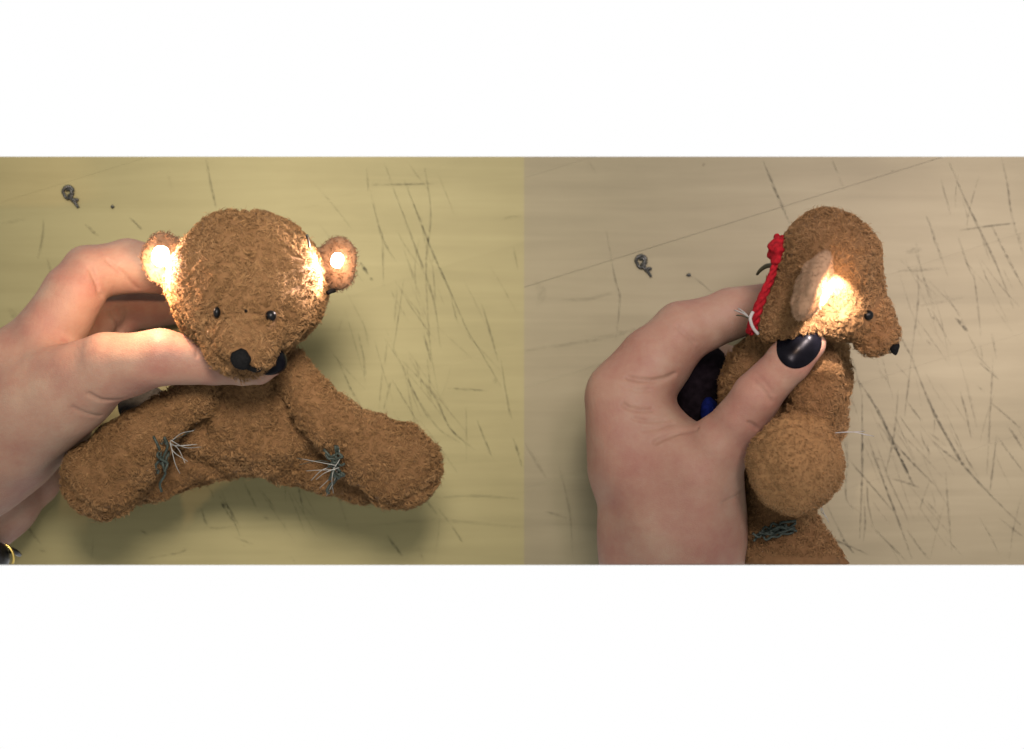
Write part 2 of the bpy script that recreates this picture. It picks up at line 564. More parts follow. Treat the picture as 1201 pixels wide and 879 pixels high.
def table(x0, x1, mat, ox, oy, strokes):
    lo, hi = P(x0, 184.0), P(x1, 663.0)
    rect = [(lo[0], hi[1]), (hi[0], hi[1]), (hi[0], lo[1]), (lo[0], lo[1])]
    base = slab('table_top', rect, -0.030, -0.006, mat, None)
    base['kind'] = 'structure'
    lines = board_lines(ox, oy)
    cuts = []
    for (px, py), sl, g in lines:
        p = P(px, py); d = np.array([1, -sl]); d = d / np.linalg.norm(d)
        n = np.array([-d[1], d[0]])          # up in the picture
        cuts.append((n, n @ p[:2], g * 0.0005))
    for i in range(len(cuts) + 1):
        poly = rect
        if i > 0:                              # below joint i-1
            n, d, g = cuts[i-1]; poly = clip_poly(poly, n, d - g)
        if i < len(cuts) and len(poly) > 2:    # above joint i
            n, d, g = cuts[i]; poly = clip_poly(poly, -n, -(d + g))
        if len(poly) > 2:
            slab('plank', poly, -0.0055, 0.0, mat, base)
    ra, rb = P(x0, 0)[0], P(x1, 0)[0]
    for pts, wpx, ink in strokes:
        q = spline([P(x, y, 0.15) for x, y in pts], 8)
        q = [c for c in q if ra < c[0] < rb and hi[1] + 0.0004 < c[1] < lo[1] - 0.0004]
        if len(q) < 3: continue
        vs, fs, ik = [], [], []
        for i, c in enumerate(q):
            d = q[min(i+1, len(q)-1)] - q[max(i-1, 0)]; d = d / np.linalg.norm(d)
            n = np.array([-d[1], d[0], 0])
            t = i / (len(q) - 1)
            w = wpx * 1.3 * S * 0.5 * (0.35 + 0.65 * math.sin(math.pi * min(1, max(0, 0.08 + 0.84 * t)))) * random.uniform(0.75, 1.25)
            vs += [c + n * w, c - n * w]
            e = ink * 0.78 * (0.45 + 0.55 * math.sin(math.pi * t)) * random.uniform(0.7, 1.15)
            ik += [e, e]
            if i: fs.append((2*i-2, 2*i-1, 2*i+1, 2*i))
        o = mesh_obj('scratch', vs, fs, M['pencil'], base, attr={'ink': ik})
    return base

k = 0.2843
def tr(ox, oy, lst):
    return [([(ox + x*k, oy + y*k) for x, y in pts], w, ink) for pts, w, ink in lst]
right_strokes = tr(950, 420, [
    ([(420,0),(470,130),(520,240),(590,370),(640,450),(740,560),(870,690)], 2.4, .62),
    ([(190,80),(270,200),(340,340),(400,470),(430,530)], 2.4, .72),
    ([(215,150),(216,320),(215,500),(205,745)], 1.9, .66),
    ([(240,330),(300,500),(360,660),(430,855)], 2.0, .6),
    ([(340,340),(420,430),(520,530)], 1.8, .55), ([(365,130),(345,330),(310,480)], 1.7, .42),
    ([(418,0),(405,120),(390,240)], 1.6, .42), ([(160,420),(230,500),(350,640)], 1.8, .5),
    ([(340,500),(400,515),(450,535)], 1.8, .6), ([(400,180),(465,265)], 1.7, .42), ([(455,300),(470,350),(500,400)], 1.6, .42),
    ([(370,240),(470,380)], 1.6, .38), ([(500,340),(560,390),(640,450)], 1.8, .46), ([(620,140),(645,230),(665,330)], 1.8, .46),
    ([(645,120),(670,210),(690,290)], 1.5, .32), ([(755,0),(745,200),(730,480)], 1.7, .4), ([(770,320),(755,450),(740,570)], 1.8, .4),
    ([(770,320),(820,390),(880,470)], 1.8, .36), ([(740,180),(800,230),(880,300)], 1.9, .42), ([(815,280),(850,330),(880,380)], 2.0, .5),
    ([(560,470),(570,620),(585,800)], 1.8, .34), ([(480,590),(540,660)], 1.8, .34), ([(400,710),(450,780),(510,855)], 1.8, .38),
    ([(250,690),(330,770),(400,840)], 1.7, .36), ([(110,690),(145,760),(185,810)], 2.0, .6), ([(0,710),(110,755),(240,810)], 1.8, .5),
    ([(235,500),(240,600),(260,690)], 1.7, .5), ([(222,560),(228,680),(220,760)], 1.5, .42), ([(700,20),(780,90)], 1.6, .34),
    ([(280,270),(330,340),(410,480)], 1.9, .55), ([(690,115),(720,140)], 1.6, .25), ([(600,340),(700,500)], 1.6, .3),
    ([(150,300),(155,420),(150,580),(210,640)], 1.6, .32), ([(130,250),(160,470)], 1.5, .3), ([(780,660),(880,740)], 1.8, .26),
    ([(260,410),(310,425)], 1.4, .4), ([(480,300),(560,360)], 1.4, .3), ([(285,50),(330,110)], 1.4, .22)]) + tr(950, 180, [
    ([(565,14),(640,190),(760,440),(840,640)], 1.9, .42), ([(790,20),(815,130),(830,240),(870,400)], 1.8, .4),
    ([(750,300),(810,420),(883,560)], 2.0, .46), ([(620,318),(740,300),(850,288)], 1.8, .55), ([(480,260),(500,310),(530,400),(570,510)], 2.2, .36),
    ([(540,110),(580,250)], 1.8, .26), ([(675,500),(688,590),(705,750)], 1.8, .38), ([(440,470),(448,590),(415,860)], 1.9, .4),
    ([(360,485),(440,483),(540,475)], 2.6, .25), ([(395,408),(460,395)], 5, .22), ([(600,680),(625,705),(650,735)], 3.0, .75),
    ([(370,750),(430,860)], 1.8, .5), ([(480,770),(500,790)], 1.6, .3), ([(750,740),(770,850)], 1.6, .3), ([(610,340),(650,460),(680,520)], 1.7, .3),
    ([(90,20),(140,150)], 1.7, .3), ([(700,320),(740,440)], 1.6, .25), ([(505,670),(515,690)], 2, .4), ([(390,640),(560,610),(640,590)], 2.5, .15),
    ([(860,330),(880,420)], 1.6, .3), ([(650,740),(700,840)], 1.6, .25), ([(335,72),(342,76)], 2.6, .6)]) + [
    ([(711,270),(722,330),(727,350),(722,400)], 2.2, .34), ([(893,184),(910,225),(926,262)], 2.2, .55), ([(615,412),(700,398),(800,372)], 3.5, .16),
    ([(628,330),(636,345),(630,360)], 7, .14), ([(660,352),(690,351),(730,340)], 3, .18), ([(808,323),(822,332),(838,346)], 1.3, .3),
    ([(615,520),(640,560)], 3, .18), ([(655,545),(668,600),(672,655)], 2, .25), ([(640,600),(665,608)], 2.5, .25), ([(690,188),(700,205)], 2, .15),
    ([(824,193),(827,194)], 4, .5)]
left_strokes = tr(420, 180, [
    ([(190,110),(245,250),(300,390),(380,570),(465,765)], 1.9, .55), ([(275,60),(300,250),(280,480),(300,860)], 2.0, .38),
    ([(50,130),(200,128),(330,125)], 1.9, .46), ([(50,150),(80,280),(110,370),(155,445)], 1.8, .36), ([(140,130),(230,370),(310,600),(340,800)], 2.0, .36),
    ([(385,600),(410,700)], 1.8, .36), ([(510,620),(580,860)], 1.9, .36), ([(100,320),(105,550)], 1.8, .32), ([(270,740),(300,860)], 1.8, .46),
    ([(0,740),(30,870)], 1.8, .42), ([(120,780),(110,870)], 1.6, .3), ([(640,390),(660,480)], 1.8, .3), ([(10,450),(40,500)], 3.0, .8), ([(48,515),(62,522)], 2.6, .6),
    ([(305,420),(320,620)], 1.8, .32), ([(35,60),(45,180)], 1.7, .25), ([(110,40),(140,130)], 1.7, .3), ([(160,560),(150,700)], 1.8, .22),
    ([(600,270),(690,255)], 3, .15), ([(20,690),(45,800)], 1.7, .3), ([(190,400),(260,600)], 1.8, .25)]) + tr(420, 420, [
    ([(180,30),(230,140),(290,250)], 1.9, .5), ([(185,15),(310,150),(380,290),(480,380)], 1.9, .52), ([(140,90),(250,270)], 1.7, .38), ([(135,95),(105,215)], 1.7, .38),
    ([(370,125),(450,130),(535,135)], 1.8, .46), ([(490,255),(520,330),(550,405)], 2.0, .46), ([(590,10),(620,200),(635,250)], 1.9, .38), ([(640,330),(660,390),(675,450)], 2.0, .46),
    ([(320,575),(500,570),(685,582)], 2.2, .25), ([(265,570),(330,650)], 1.8, .34), ([(385,690),(430,760)], 2.0, .46), ([(330,620),(385,690)], 1.6, .25), ([(120,730),(185,820)], 2.4, .34), ([(285,0),(300,160)], 1.8, .42),
    ([(100,60),(85,215)], 1.6, .3), ([(240,10),(265,130)], 1.6, .3), ([(255,180),(330,290),(420,350)], 1.6, .25), ([(560,85),(570,105)], 3, .25), ([(250,780),(270,840)], 2, .25), ([(20,0),(35,80)], 1.6, .3),
    ([(0,700),(300,670),(680,700)], 3, .12)]) + tr(230, 420, [
    ([(100,590),(130,640),(170,700)], 1.9, .46), ([(415,500),(430,570),(445,640)], 1.9, .42), ([(190,500),(260,640)], 1.8, .34), ([(580,0),(640,130),(690,220)], 1.8, .42),
    ([(790,740),(850,820)], 2.2, .34), ([(105,600),(120,620)], 2.5, .6), ([(280,655),(300,668)], 2, .4), ([(20,620),(45,700)], 1.7, .3), ([(690,30),(700,110)], 1.6, .25), ([(160,740),(235,770)], 2, .25)]) + tr(0, 420, [
    ([(100,670),(130,720),(170,770)], 2.0, .5), ([(905,570),(950,630),(990,700)], 1.9, .42), ([(580,710),(610,732)], 2.2, .4), ([(600,830),(750,800),(760,780)], 1.8, .3), ([(160,790),(190,800)], 1.8, .3), ([(830,620),(870,700),(980,690)], 1.6, .25)]) + tr(0, 180, [
    ([(180,270),(175,350),(155,440)], 2.4, .3), ([(195,430),(210,500)], 2.4, .25), ([(850,20),(870,130),(895,240)], 2.2, .4), ([(350,290),(380,320),(410,345)], 2.6, .32), ([(535,265),(590,320)], 2.0, .4),
    ([(40,640),(70,690)], 6, .16), ([(0,290),(120,270)], 3, .14), ([(690,80),(710,150)], 2, .15)])
def fine(n, cx, cy, sx, sy, seed):
    r = random.Random(seed); out = []
    for _ in range(n):
        x, y = r.gauss(cx, sx), r.gauss(cy, sy)
        a = math.radians(r.choice((62, 66, 70, 98, 52)) + r.gauss(0, 7)); l = r.uniform(20, 90)
        dx, dy = math.cos(a) * l, math.sin(a) * l; b = r.gauss(0, 1.6)
        out.append(([(x - dx/2, y - dy/2), (x + b, y + b * 0.4), (x + dx/2, y + dy/2)], r.uniform(0.7, 1.15), r.uniform(0.16, 0.45)))
    return out
right_strokes += fine(58, 1075, 520, 66, 75, 1) + fine(20, 1120, 320, 50, 60, 2)
left_strokes += fine(44, 480, 380, 52, 85, 3) + fine(18, 330, 600, 90, 35, 4)
table(-260, 614.7, M['wood_l'], -672, -81, left_strokes)
table(614.7, 1461, M['wood_r'], 0, 0, right_strokes)

# ================================================================== small things lying on the tables
def wire_scrap(px, py, label):
    t = thing('wire_scrap', P(px, py, 0), label, 'wire scrap', 'scraps on the table tops')
    ring = [P(px - 3 + 6.0*math.cos(a) * (0.8 if math.sin(a) > 0 else 1), py - 5 + 7.0*math.sin(a), 1.0 + 0.3*math.sin(2*a)) for a in np.linspace(0, 6.1, 16)]
    tube('loop', ring, 0.0008, M['wire'], t, m=3)
    tube('coil', [P(px - 5, py - 8, 1.0), P(px - 1, py - 9, 1.5), P(px + 1, py - 4, 1.6), P(px - 3, py - 1, 1.2)], 0.0008, M['wire'], t, m=4)
    tube('tail', [P(px, py + 1, 0.9), P(px + 5, py + 7, 0.8), P(px + 9, py + 13, 0.6)], 0.0010, M['wire'], t, r1=0.0006)
    tube('tail', [P(px + 1, py + 5, 0.9), P(px + 6, py + 3, 1.0), P(px + 9, py + 4, 0.7)], 0.0007, M['wire'], t)
    tube('tail', [P(px - 1, py + 2, 1.6), P(px + 4, py + 4, 1.5), P(px + 7, py + 6, 1.0)], 0.00055, M['wire'], t)
wire_scrap(83, 231, 'twisted dark wire scrap with loop on the left table top')
wire_scrap(755, 312, 'twisted dark wire scrap with loop on the right table top')

def crumb(px, py, r, label):
    f = lump(ellipsoid(P(px, py, 0.5), (R(r), R(r * 0.8), R(r * 0.7))), 0.0002, 0.0015, int(px))
    V, Q = surf(f, 0.0003, 0.001)
    o = mesh_obj('crumb', V, Q, M['wire'])
    tag(o, label, 'crumb', 'scraps on the table tops')
crumb(132, 243, 2.4, 'tiny dark crumb near the wire scrap on the left table')
crumb(808, 323, 2.6, 'tiny dark crumb near the wire scrap on the right table')

# ================================================================== bears
def bead(name, c, r, mat, parent, squash=(1, 1, 1), h=None, seed=3, amp=0.0):
    f = ellipsoid(c, (r * squash[0], r * squash[1], r * squash[2]))
    if amp: f = lump(f, amp, r * 1.2, seed)
    V, Q = surf(f, h or r / 5, r * 0.6)
    return mesh_obj(name, V, Q, mat, parent)

def axes(nrm, up):
    n = np.asarray(nrm, float); n /= np.linalg.norm(n)
    x = np.cross(up, n); x /= np.linalg.norm(x)
    y = np.cross(n, x)
    return np.array([x, y, n])

def led(parent, c, r, nrm, aim, power, size=150, at=None, spill=0.06, spill_at=None):
    """lens of a lit LED sewn to the ear, with the light it throws"""
    A = axes(nrm, (0.1, 0.9, 0.2))
    f = lump(ellipsoid(c, (r, r * 1.1, r * 0.45), A), r * 0.05, r * 1.1, int(r * 1e5))
    V, Q = surf(f, r / 6.0, r * 0.6)
    o = mesh_obj('led', V, Q, M['led'], parent)
    d = bpy.data.lights.new('led_light', 'SPOT')
    d.energy = power; d.color = (1.0, 0.84, 0.80); d.spot_size = math.radians(size); d.spot_blend = 0.6; d.shadow_soft_size = 0.0005
    lo = bpy.data.objects.new('led_light', d)
    COL.objects.link(lo)
    aim = np.asarray(aim, float); aim /= np.linalg.norm(aim)
    lo.location = at if at is not None else c + np.asarray(A[2]) * (r * 0.7 + 0.0042)
    sp = bpy.data.lights.new('led_spill', 'POINT')
    sp.energy = spill; sp.color = (1.0, 0.62, 0.40); sp.shadow_soft_size = 0.0015
    so = bpy.data.objects.new('led_spill', sp); COL.objects.link(so); so.location = spill_at if spill_at is not None else lo.location
    lo.rotation_euler = Vector(aim).to_track_quat('-Z', 'Y').to_euler()
    return o

def stitch(parent, c, ends, clump, seed, pale=0.55):
    r = np.random.default_rng(seed)
    st = None
    vs, fs = [], []
    for a, b in clump:            # wound knot
        pts = [a + (b - a) * t + r.normal(size=3) * 0.0009 + np.array([0, 0, 0.0060]) for t in np.linspace(0, 1, 7)]
        v, f = tube_mesh(spline(pts, 3), 0.00060, None, 5)
        o = len(vs); vs += v; fs += [tuple(i + o for i in q) for q in f]
    st = mesh_obj('stitch', vs, fs, M['thread_dark'], parent)
    for e in ends:
        c = c + np.array([0, 0, 0.0015]); e = e + np.array([0, 0, 0.004])
        mid = (c + e) / 2 + r.normal(size=3) * 0.0012 + np.array([0, 0, 0.0015])
        tube('thread_end', [c + r.normal(size=3) * 0.0008, mid, e], 0.00021, M['thread_pale'] if r.uniform() < pale else M['thread_dark'], st, r1=0.00013, m=5, sides=5)
    return st

def dent(f0, g, gap=0.0006, k=0.003):
    """soft stuffing pushed in by whatever presses on it"""
    def f(p):
        return smax(f0(p), gap - g(p), k)
    f.bb = f0.bb
    return f

# thumbs first: they press into the bears
aThumb = chain([(8, 495, 52, 72), (70, 462, 62, 58), (125, 432, 72, 42), (190, 420, 80, 32.5), (250, 424, 79, 27), (284, 429, 85, 24), (302, 429, 87, 20.5), (318, 425, 88, 17)], 0.0015)
bThumb = chain([(800, 612, 62, 66), (818, 560, 68, 52), (845, 523, 76, 37), (866, 496, 81, 31), (888, 466, 86, 28), (925, 424, 92, 26.5), (946, 402, 92, 23)], 0.0015)

HS = 0.0011
# ---------------------------------------------------------------- bear facing up (left table)
bearA = thing('teddy_bear', P(295, 490, 18), 'brown plush bear facing up with both ears lit, thumb under its muzzle', 'teddy bear', 'plush bears')
fHead = union([
    ellipsoid(P(290, 320, 72), (R(86, 72), R(71, 72), 0.033)),
    ellipsoid(P(290, 342, 74), (R(84, 74), R(54, 74), 0.030)),
    ellipsoid(P(290, 362, 76), (R(77, 74), R(42, 74), 0.027)),
    chain([(286, 375, 85, 56), (286, 397, 96, 45), (287, 405, 102, 33)], 0.003)], 0.010)
fHead = lump(fHead, 0.0008, 0.020, 11)
hl = [(290, 246), (292, 262), (295, 285), (296, 310)]
fHead = grooves(fHead, [([top(fHead, x, y) for x, y in hl], 0.8, 1.0),
                        ([top(fHead, x, y) for x, y in [(236, 372), (242, 400), (262, 424)]], 0.9, 1.4),
                        ([top(fHead, x, y) for x, y in [(338, 365), (338, 395), (322, 418)]], 0.9, 1.4)], 0.0018, 0.0026)
fHead = dent(fHead, aThumb)
fTorso = union([chain([(300, 420, 50, 42), (297, 465, 36, 60), (300, 490, 34, 60)], 0.01),
                ellipsoid(P(303, 510, 32), (R(108, 40), R(41, 40), 0.021))], 0.010)
fTorso = lump(fTorso, 0.0010, 0.022, 12)
fTorso = grooves(fTorso, [([top(fTorso, 246, 455), top(fTorso, 247, 480), top(fTorso, 240, 510)], 1.0, 1.0),
                          ([top(fTorso, 325, 440), top(fTorso, 323, 475), top(fTorso, 326, 505)], 1.0, 1.0)], 0.0022, 0.0036)
fTorso = dent(fTorso, aThumb)
fArmL = lump(chain([(246, 450, 54, 20), (232, 461, 57, 23), (204, 482, 57, 25), (172, 511, 54, 32), (146, 535, 52, 40), (122, 560, 50, 47)], 0.002), 0.0008, 0.018, 13)
fArmR = lump(chain([(334, 428, 50, 22), (364, 467, 57, 25), (395, 500, 56, 31), (432, 527, 53, 40), (469, 548, 50, 47.5)], 0.002), 0.0008, 0.018, 14)
fArmR = grooves(fArmR, [([top(fArmR, x, y) for x, y in [(404, 470), (440, 494), (475, 508), (505, 517)]], 1.0, 1.0),
                        ([top(fArmR, x, y) for x, y in [(515, 562), (490, 578), (462, 592)]], 1.0, 1.0)], 0.0020, 0.0034)
fArmL = grooves(fArmL, [([top(fArmL, x, y) for x, y in [(74, 562), (84, 578), (100, 592), (122, 600)]], 1.1, 1.0)], 0.0020, 0.0034)
fLegL = lump(chain([(262, 530, 30, 30), (215, 543, 28, 28), (165, 560, 32, 30)], 0.002), 0.0008, 0.018, 15)
fLegR = lump(chain([(330, 530, 30, 34), (372, 542, 30, 29), (425, 560, 32, 30)], 0.002), 0.0008, 0.018, 16)
bareA = [ellipsoid(top(fHead, x, y), (R(r), R(r), R(r))) for x, y, r in ((318, 371, 8), (255, 367, 7), (283, 421, 13), (290, 429, 6), (299, 434, 4), (306, 433, 4))] + [lambda p: aThumb(p) - 0.0012]
bodyA = {'head': fHead, 'torso': fTorso, 'armL': fArmL, 'armR': fArmR, 'legL': fLegL, 'legR': fLegR}
for nm, key in (('head', 'head'), ('torso', 'torso'), ('arm', 'armL'), ('arm', 'armR'), ('leg', 'legL'), ('leg', 'legR')):
    o, V, Q = part_mesh(nm, bodyA[key], HS, M['plush'], bearA)
    add_fur(o, bodyA[key], V, Q, [g for kk, g in bodyA.items() if kk != key] + (bareA if key == 'head' else []), M['fur'], seed=len(key) * 7 + ord(key[-1]))
    if nm == 'head': headA = o
# ears with their lamps
for (cx, cy, ln, lr) in ((193, 303, (188, 301), 11.0), (396, 309, (397, 306), 8.5)):
    side = -1 if cx < 290 else 1
    c = P(cx, cy, 73)
    A = axes((-side * 0.42, 0.05, 0.9), (0, 1, 0))
    fe = union([ellipsoid(c, (R(26, 66), R(31, 66), 0.0040), A), ellipsoid(P(cx - side * 20, cy + 2, 70), (R(13, 66), R(20, 66), 0.004), A)], 0.004)
    fe = lump(fe, 0.0003, 0.014, 20 + side)
    o, V, Q = part_mesh('ear', fe, 0.0008, M['ear'], bearA)
    add_fur(o, fe, V, Q, [fHead], M['earfur'], dens=1.6e6, length=0.0013, width=0.00010, seed=31 + side, tuft=0.25e6)
    lp = top(fe, *ln) + A[2] * 0.0010
    led(o, lp, R(lr, 66), A[2], (-side * 1.0, -0.15, -0.10), 0.42, 116, lp + np.array([side * 0.0010, -0.0032, 0.0085]), 0.34 if side < 0 else 0.034, lp + np.array([-0.002, -0.010, 0.012]) if side < 0 else lp + np.array([0.001, -0.001, 0.008]))
    if side > 0: tube('thread', [P(cx - side * 36, cy - 33, 92), P(cx - side * 34, cy - 26, 90), P(cx - side * 33, cy - 19, 88)], 0.0006, M['wire'], o)
tube('thread', [P(384, 344, 78), P(388, 342, 77), P(392, 341, 75)], 0.0010, M['nosethread'], bearA)
pe = top(fHead, 318, 371); bead('eye', pe + np.array([0, 0, 0.0012]), R(6.6, 90), M['black'], bearA)
pe = top(fHead, 255, 367); bead('eye', pe + np.array([0, 0, 0.0012]), R(5.6, 90), M['black'], bearA, (0.75, 1.2, 1))
pn = top(fHead, 283, 421); bead('nose', pn + np.array([0, -0.0003, 0.0012]), R(13, 100), M['nosethread'], bearA, (0.95, 1.0, 0.62), seed=5, amp=0.0003)
up = np.array([0, 0, 0.0012])
tube('mouth_stitch', [top(fHead, 287, 425) + up, top(fHead, 292, 431) + up, top(fHead, 299, 434) + up, top(fHead, 306, 433) + up], 0.0011, M['nosethread'], bearA)
for (x, y) in ((289, 365),):
    q = top(fHead, x, y); bead('loose_stitch', q + np.array([0, 0, 0.0014]), R(1.7, 90), M['nosethread'], bearA)
# pouch edge behind the arm
fp = ellipsoid(P(168, 476, 34), (R(30, 34), R(26, 34), 0.006))
part_mesh('pouch_and_shade_fill', fp, 0.0012, M['grey_felt'], bearA)
# stitches that tie arms to legs
cL = np.array(P(201, 519, 64)); cR = np.array(P(397, 541, 62))
stitch(bearA, P(203, 518, 62), [P(*e) for e in ((231, 503, 66), (229, 505, 68), (233, 521, 66), (226, 522, 64), (222, 541, 66), (219, 543, 70), (213, 555, 62), (238, 524, 60))],
       [(P(186, 512, 60), P(196, 552, 56)), (P(190, 520, 58), P(202, 520, 58)), (P(192, 530, 57), P(186, 556, 52)), (P(197, 515, 60), P(192, 575, 50)), (P(200, 530, 55), P(196, 545, 55))], 41, 0.9)
stitch(bearA, P(397, 545, 60), [P(*e) for e in ((349, 537, 62), (352, 545, 60), (366, 563, 60), (384, 581, 58), (376, 572, 58), (384, 578, 62), (398, 520, 62), (356, 538, 64), (372, 562, 63), (392, 578, 60), (360, 552, 62))],
       [(P(396, 520, 62), P(398, 552, 62)), (P(385, 535, 62), P(404, 545, 62)), (P(388, 548, 62), P(402, 530, 64)), (P(390, 555, 60), P(403, 556, 60)), (P(384, 528, 62), P(400, 562, 60)),
        (P(400, 550, 60), P(385, 580, 56)), (P(391, 530, 64), P(391, 560, 60)), (P(395, 525, 63), P(402, 560, 58))], 42, 0.75)

# ---------------------------------------------------------------- bear in profile (right table)
bearB = thing('teddy_bear', P(925, 500, 18), 'brown plush bear in profile with red cord behind its neck, sole toward viewer', 'teddy bear', 'plush bears')
CUT = 662.4
gHead = union([
    ellipsoid(P(970, 308, 92), (R(54, 92), R(61, 92), 0.031)),
    chain([(986, 310, 92, 46), (1000, 345, 93, 35), (1027, 391, 92, 27)], 0.002),
    ellipsoid(P(984, 370, 90), (R(32, 90), R(27, 90), 0.020)),
    chain([(960, 325, 90, 50), (930, 365, 90, 36), (912, 378, 88, 22)], 0.008)], 0.007)
gHead = lump(gHead, 0.0008, 0.020, 51)
gHead = grooves(gHead, [([top(gHead, x, y) for x, y in [(1041, 345), (1032, 350), (1022, 360)]], 1.0, 1.2),
                        ([top(gHead, x, y) for x, y in [(976, 262), (980, 280), (978, 300)]], 0.6, 1.3),
                        ([top(gHead, x, y) for x, y in [(996, 405), (990, 392), (985, 384)]], 0.8, 1.4)], 0.0020, 0.0016)
gTorso = lump(union([chain([(925, 405, 58, 46), (910, 455, 50, 62), (908, 510, 48, 68)], 0.004), chain([(960, 405, 60, 28), (963, 440, 52, 30), (952, 500, 48, 34)], 0.004)], 0.01), 0.0009, 0.022, 52)
gArmN = lump(chain([(964, 434, 74, 23), (957, 466, 86, 27), (949, 496, 86, 29)], 0.002), 0.0005, 0.018, 57)
gFootN = lump(lump(ellipsoid(P(933, 544, 98), (R(55, 97), R(58, 97), 0.0180)), 0.0009, 0.026, 53), 0.0003, 0.006, 58)
gFootN = grooves(gFootN, [([top(gFootN, x, y) for x, y in [(893, 512), (905, 503), (925, 496), (945, 498), (958, 508), (968, 506), (978, 516)]], 1.0, 1.1),
                        ([top(gFootN, x, y) for x, y in [(945, 490), (950, 500), (966, 505)]], 0.8, 1.0),
                        ([top(gFootN, x, y) for x, y in [(915, 512), (936, 505), (952, 516)]], 0.6, 0.8)], 0.0014, 0.0028)
gHead = dent(gHead, bThumb)
gTorso = dent(gTorso, bThumb)
gFoot = cut_bottom(lump(chain([(905, 575, 45, 38), (915, 640, 48, 50), (930, 682, 48, 68)], 0.006), 0.0008, 0.018, 54), CUT)
gLegN = lump(chain([(905, 520, 45, 44), (915, 575, 55, 38), (918, 600, 56, 34)], 0.002), 0.0008, 0.018, 55)
gArmF = lump(chain([(970, 420, 45, 24), (978, 450, 36, 18), (966, 500, 30, 24)], 0.002), 0.0007, 0.018, 56)
bareB = [ellipsoid(top(gHead, 1018, 370), (R(8), R(8), R(8))), ellipsoid(P(1049, 406, 95), (R(9), R(12), R(12)))]
bodyB = {'footN': gFootN, 'head': gHead, 'torso': gTorso, 'armN': gArmN, 'armF': gArmF, 'legN': gLegN, 'legF': gFoot}
for nm, key in (('head', 'head'), ('torso', 'torso'), ('arm', 'armN'), ('arm', 'armF'), ('leg', 'legN'), ('leg', 'legF'), ('foot', 'footN')):
    o, V, Q = part_mesh(nm, bodyB[key], HS, M['sole'] if key == 'footN' else M['plush'], bearB)
    cutf = None
    if key in ('legF',):
        nn = np.array([0, -1, (CUT - H_IMG / 2) * S / H]); nn /= np.linalg.norm(nn)
        cutf = lambda p: (p - np.array([0, 0, H])) @ nn
    add_fur(o, bodyB[key], V, Q, [g for kk, g in bodyB.items() if kk != key] + (bareB if key == 'head' else []), M['fur'], length=0.0010 if key == 'footN' else 0.0017, tuft=0.6e6 if key == 'footN' else 0.20e6, seed=len(key) * 9 + ord(key[-1]), cut=cutf)
# ear seen edge-on
earAx = np.array([[-0.40, -0.915, 0.0], [0.0, 0.0, 1.0], [0.915, -0.40, 0.0]])
ce = P(953, 335, 124)
fe = lump(union([ellipsoid(ce, (R(44, 120), 0.0150, R(14, 120)), earAx), ellipsoid(P(955, 338, 116), (R(34, 120), 0.010, R(17, 120)), earAx)], 0.004), 0.0006, 0.012, 61)
o, V, Q = part_mesh('ear', fe, 0.0008, M['flap'], bearB)
add_fur(o, fe, V, Q, [gHead], M['flapfur'], dens=1.6e6, length=0.0007, width=0.00010, seed=62, tuft=0.6e6)
led(o, P(964, 332, 134), R(5, 120), (0.9, -0.3, -0.3), (0.0, -0.06, -1.0), 1.0, 66, P(981, 342, 136), 0.06)
# far ear under the head
fe2 = ellipsoid(P(960, 335, 60), (R(30, 60), 0.010, R(8, 60)), earAx)
part_mesh('ear', fe2, 0.0012, M['ear'], bearB)
pe = top(gHead, 1018, 370); bead('eye', pe + np.array([0, 0, 0.0010]), R(6.0, 100), M['black'], bearB)
bead('nose', P(1049, 406, 95), R(9, 95), M['nosethread'], bearB, (0.62, 1.15, 1.2), seed=8, amp=0.0004)
# red cord tied behind the neck
cpath = spline([P(912, 300, 92), P(906, 322, 98), P(896, 345, 100), P(887, 368, 98), P(881, 390, 92)], 8)
for ph in (0, 2.1, 4.2):
    pp = [c + np.array([math.cos(ph + i * 0.55) * 0.9, math.sin(ph + i * 0.55) * 0.4, math.sin(ph + i * 0.55) * 0.8]) * (0.0008 + 0.00002 * i) for i, c in enumerate(cpath)]
    o = tube('neck_cord', pp, 0.00085, M['red'], bearB, r1=0.0013, m=2, sides=8)
    if ph == 0: cord = o
fk = lump(union([ellipsoid(P(911, 298, 94), (R(8.5), R(13), 0.005)), ellipsoid(P(914, 286, 94), (R(5.5), R(9), 0.004))], 0.003), 0.0007, 0.006, 71)
part_mesh('knot', fk, 0.0007, M['red'], cord)
for q, (dx, dy) in enumerate(((-6, -20), (-2, -22), (2, -21), (6, -19), (0, -20), (4, -22))):
    tube('frayed_end', [P(915, 288, 92 + q % 3), P(915 + dx * 0.4, 282, 93), P(914 + dx, 298 + dy, 92 + q % 2)], 0.0011, M['red'], cord, r1=0.0006, m=4, sides=6)
tube('loose_thread', [P(909, 312, 84), P(900, 312, 80), P(892, 317, 76), P(888, 322, 72)], 0.0012, M['olive'], bearB, r1=0.0006)
tube('loose_thread', [P(883, 366, 103), P(880, 374, 104), P(883, 384, 103), P(889, 392, 101)], 0.0007, M['white_thread'], bearB, m=5)
for a, b in (((862, 364), (878, 372)), ((866, 362), (879, 373)), ((864, 370), (877, 373))):
    tube('loose_thread', [P(a[0], a[1], 88), P((a[0] + b[0]) / 2, (a[1] + b[1]) / 2 - 1, 92), P(b[0], b[1], 96)], 0.00030, M['olive'] if a[0] == 864 else M['white_thread'], bearB, m=3, sides=5)
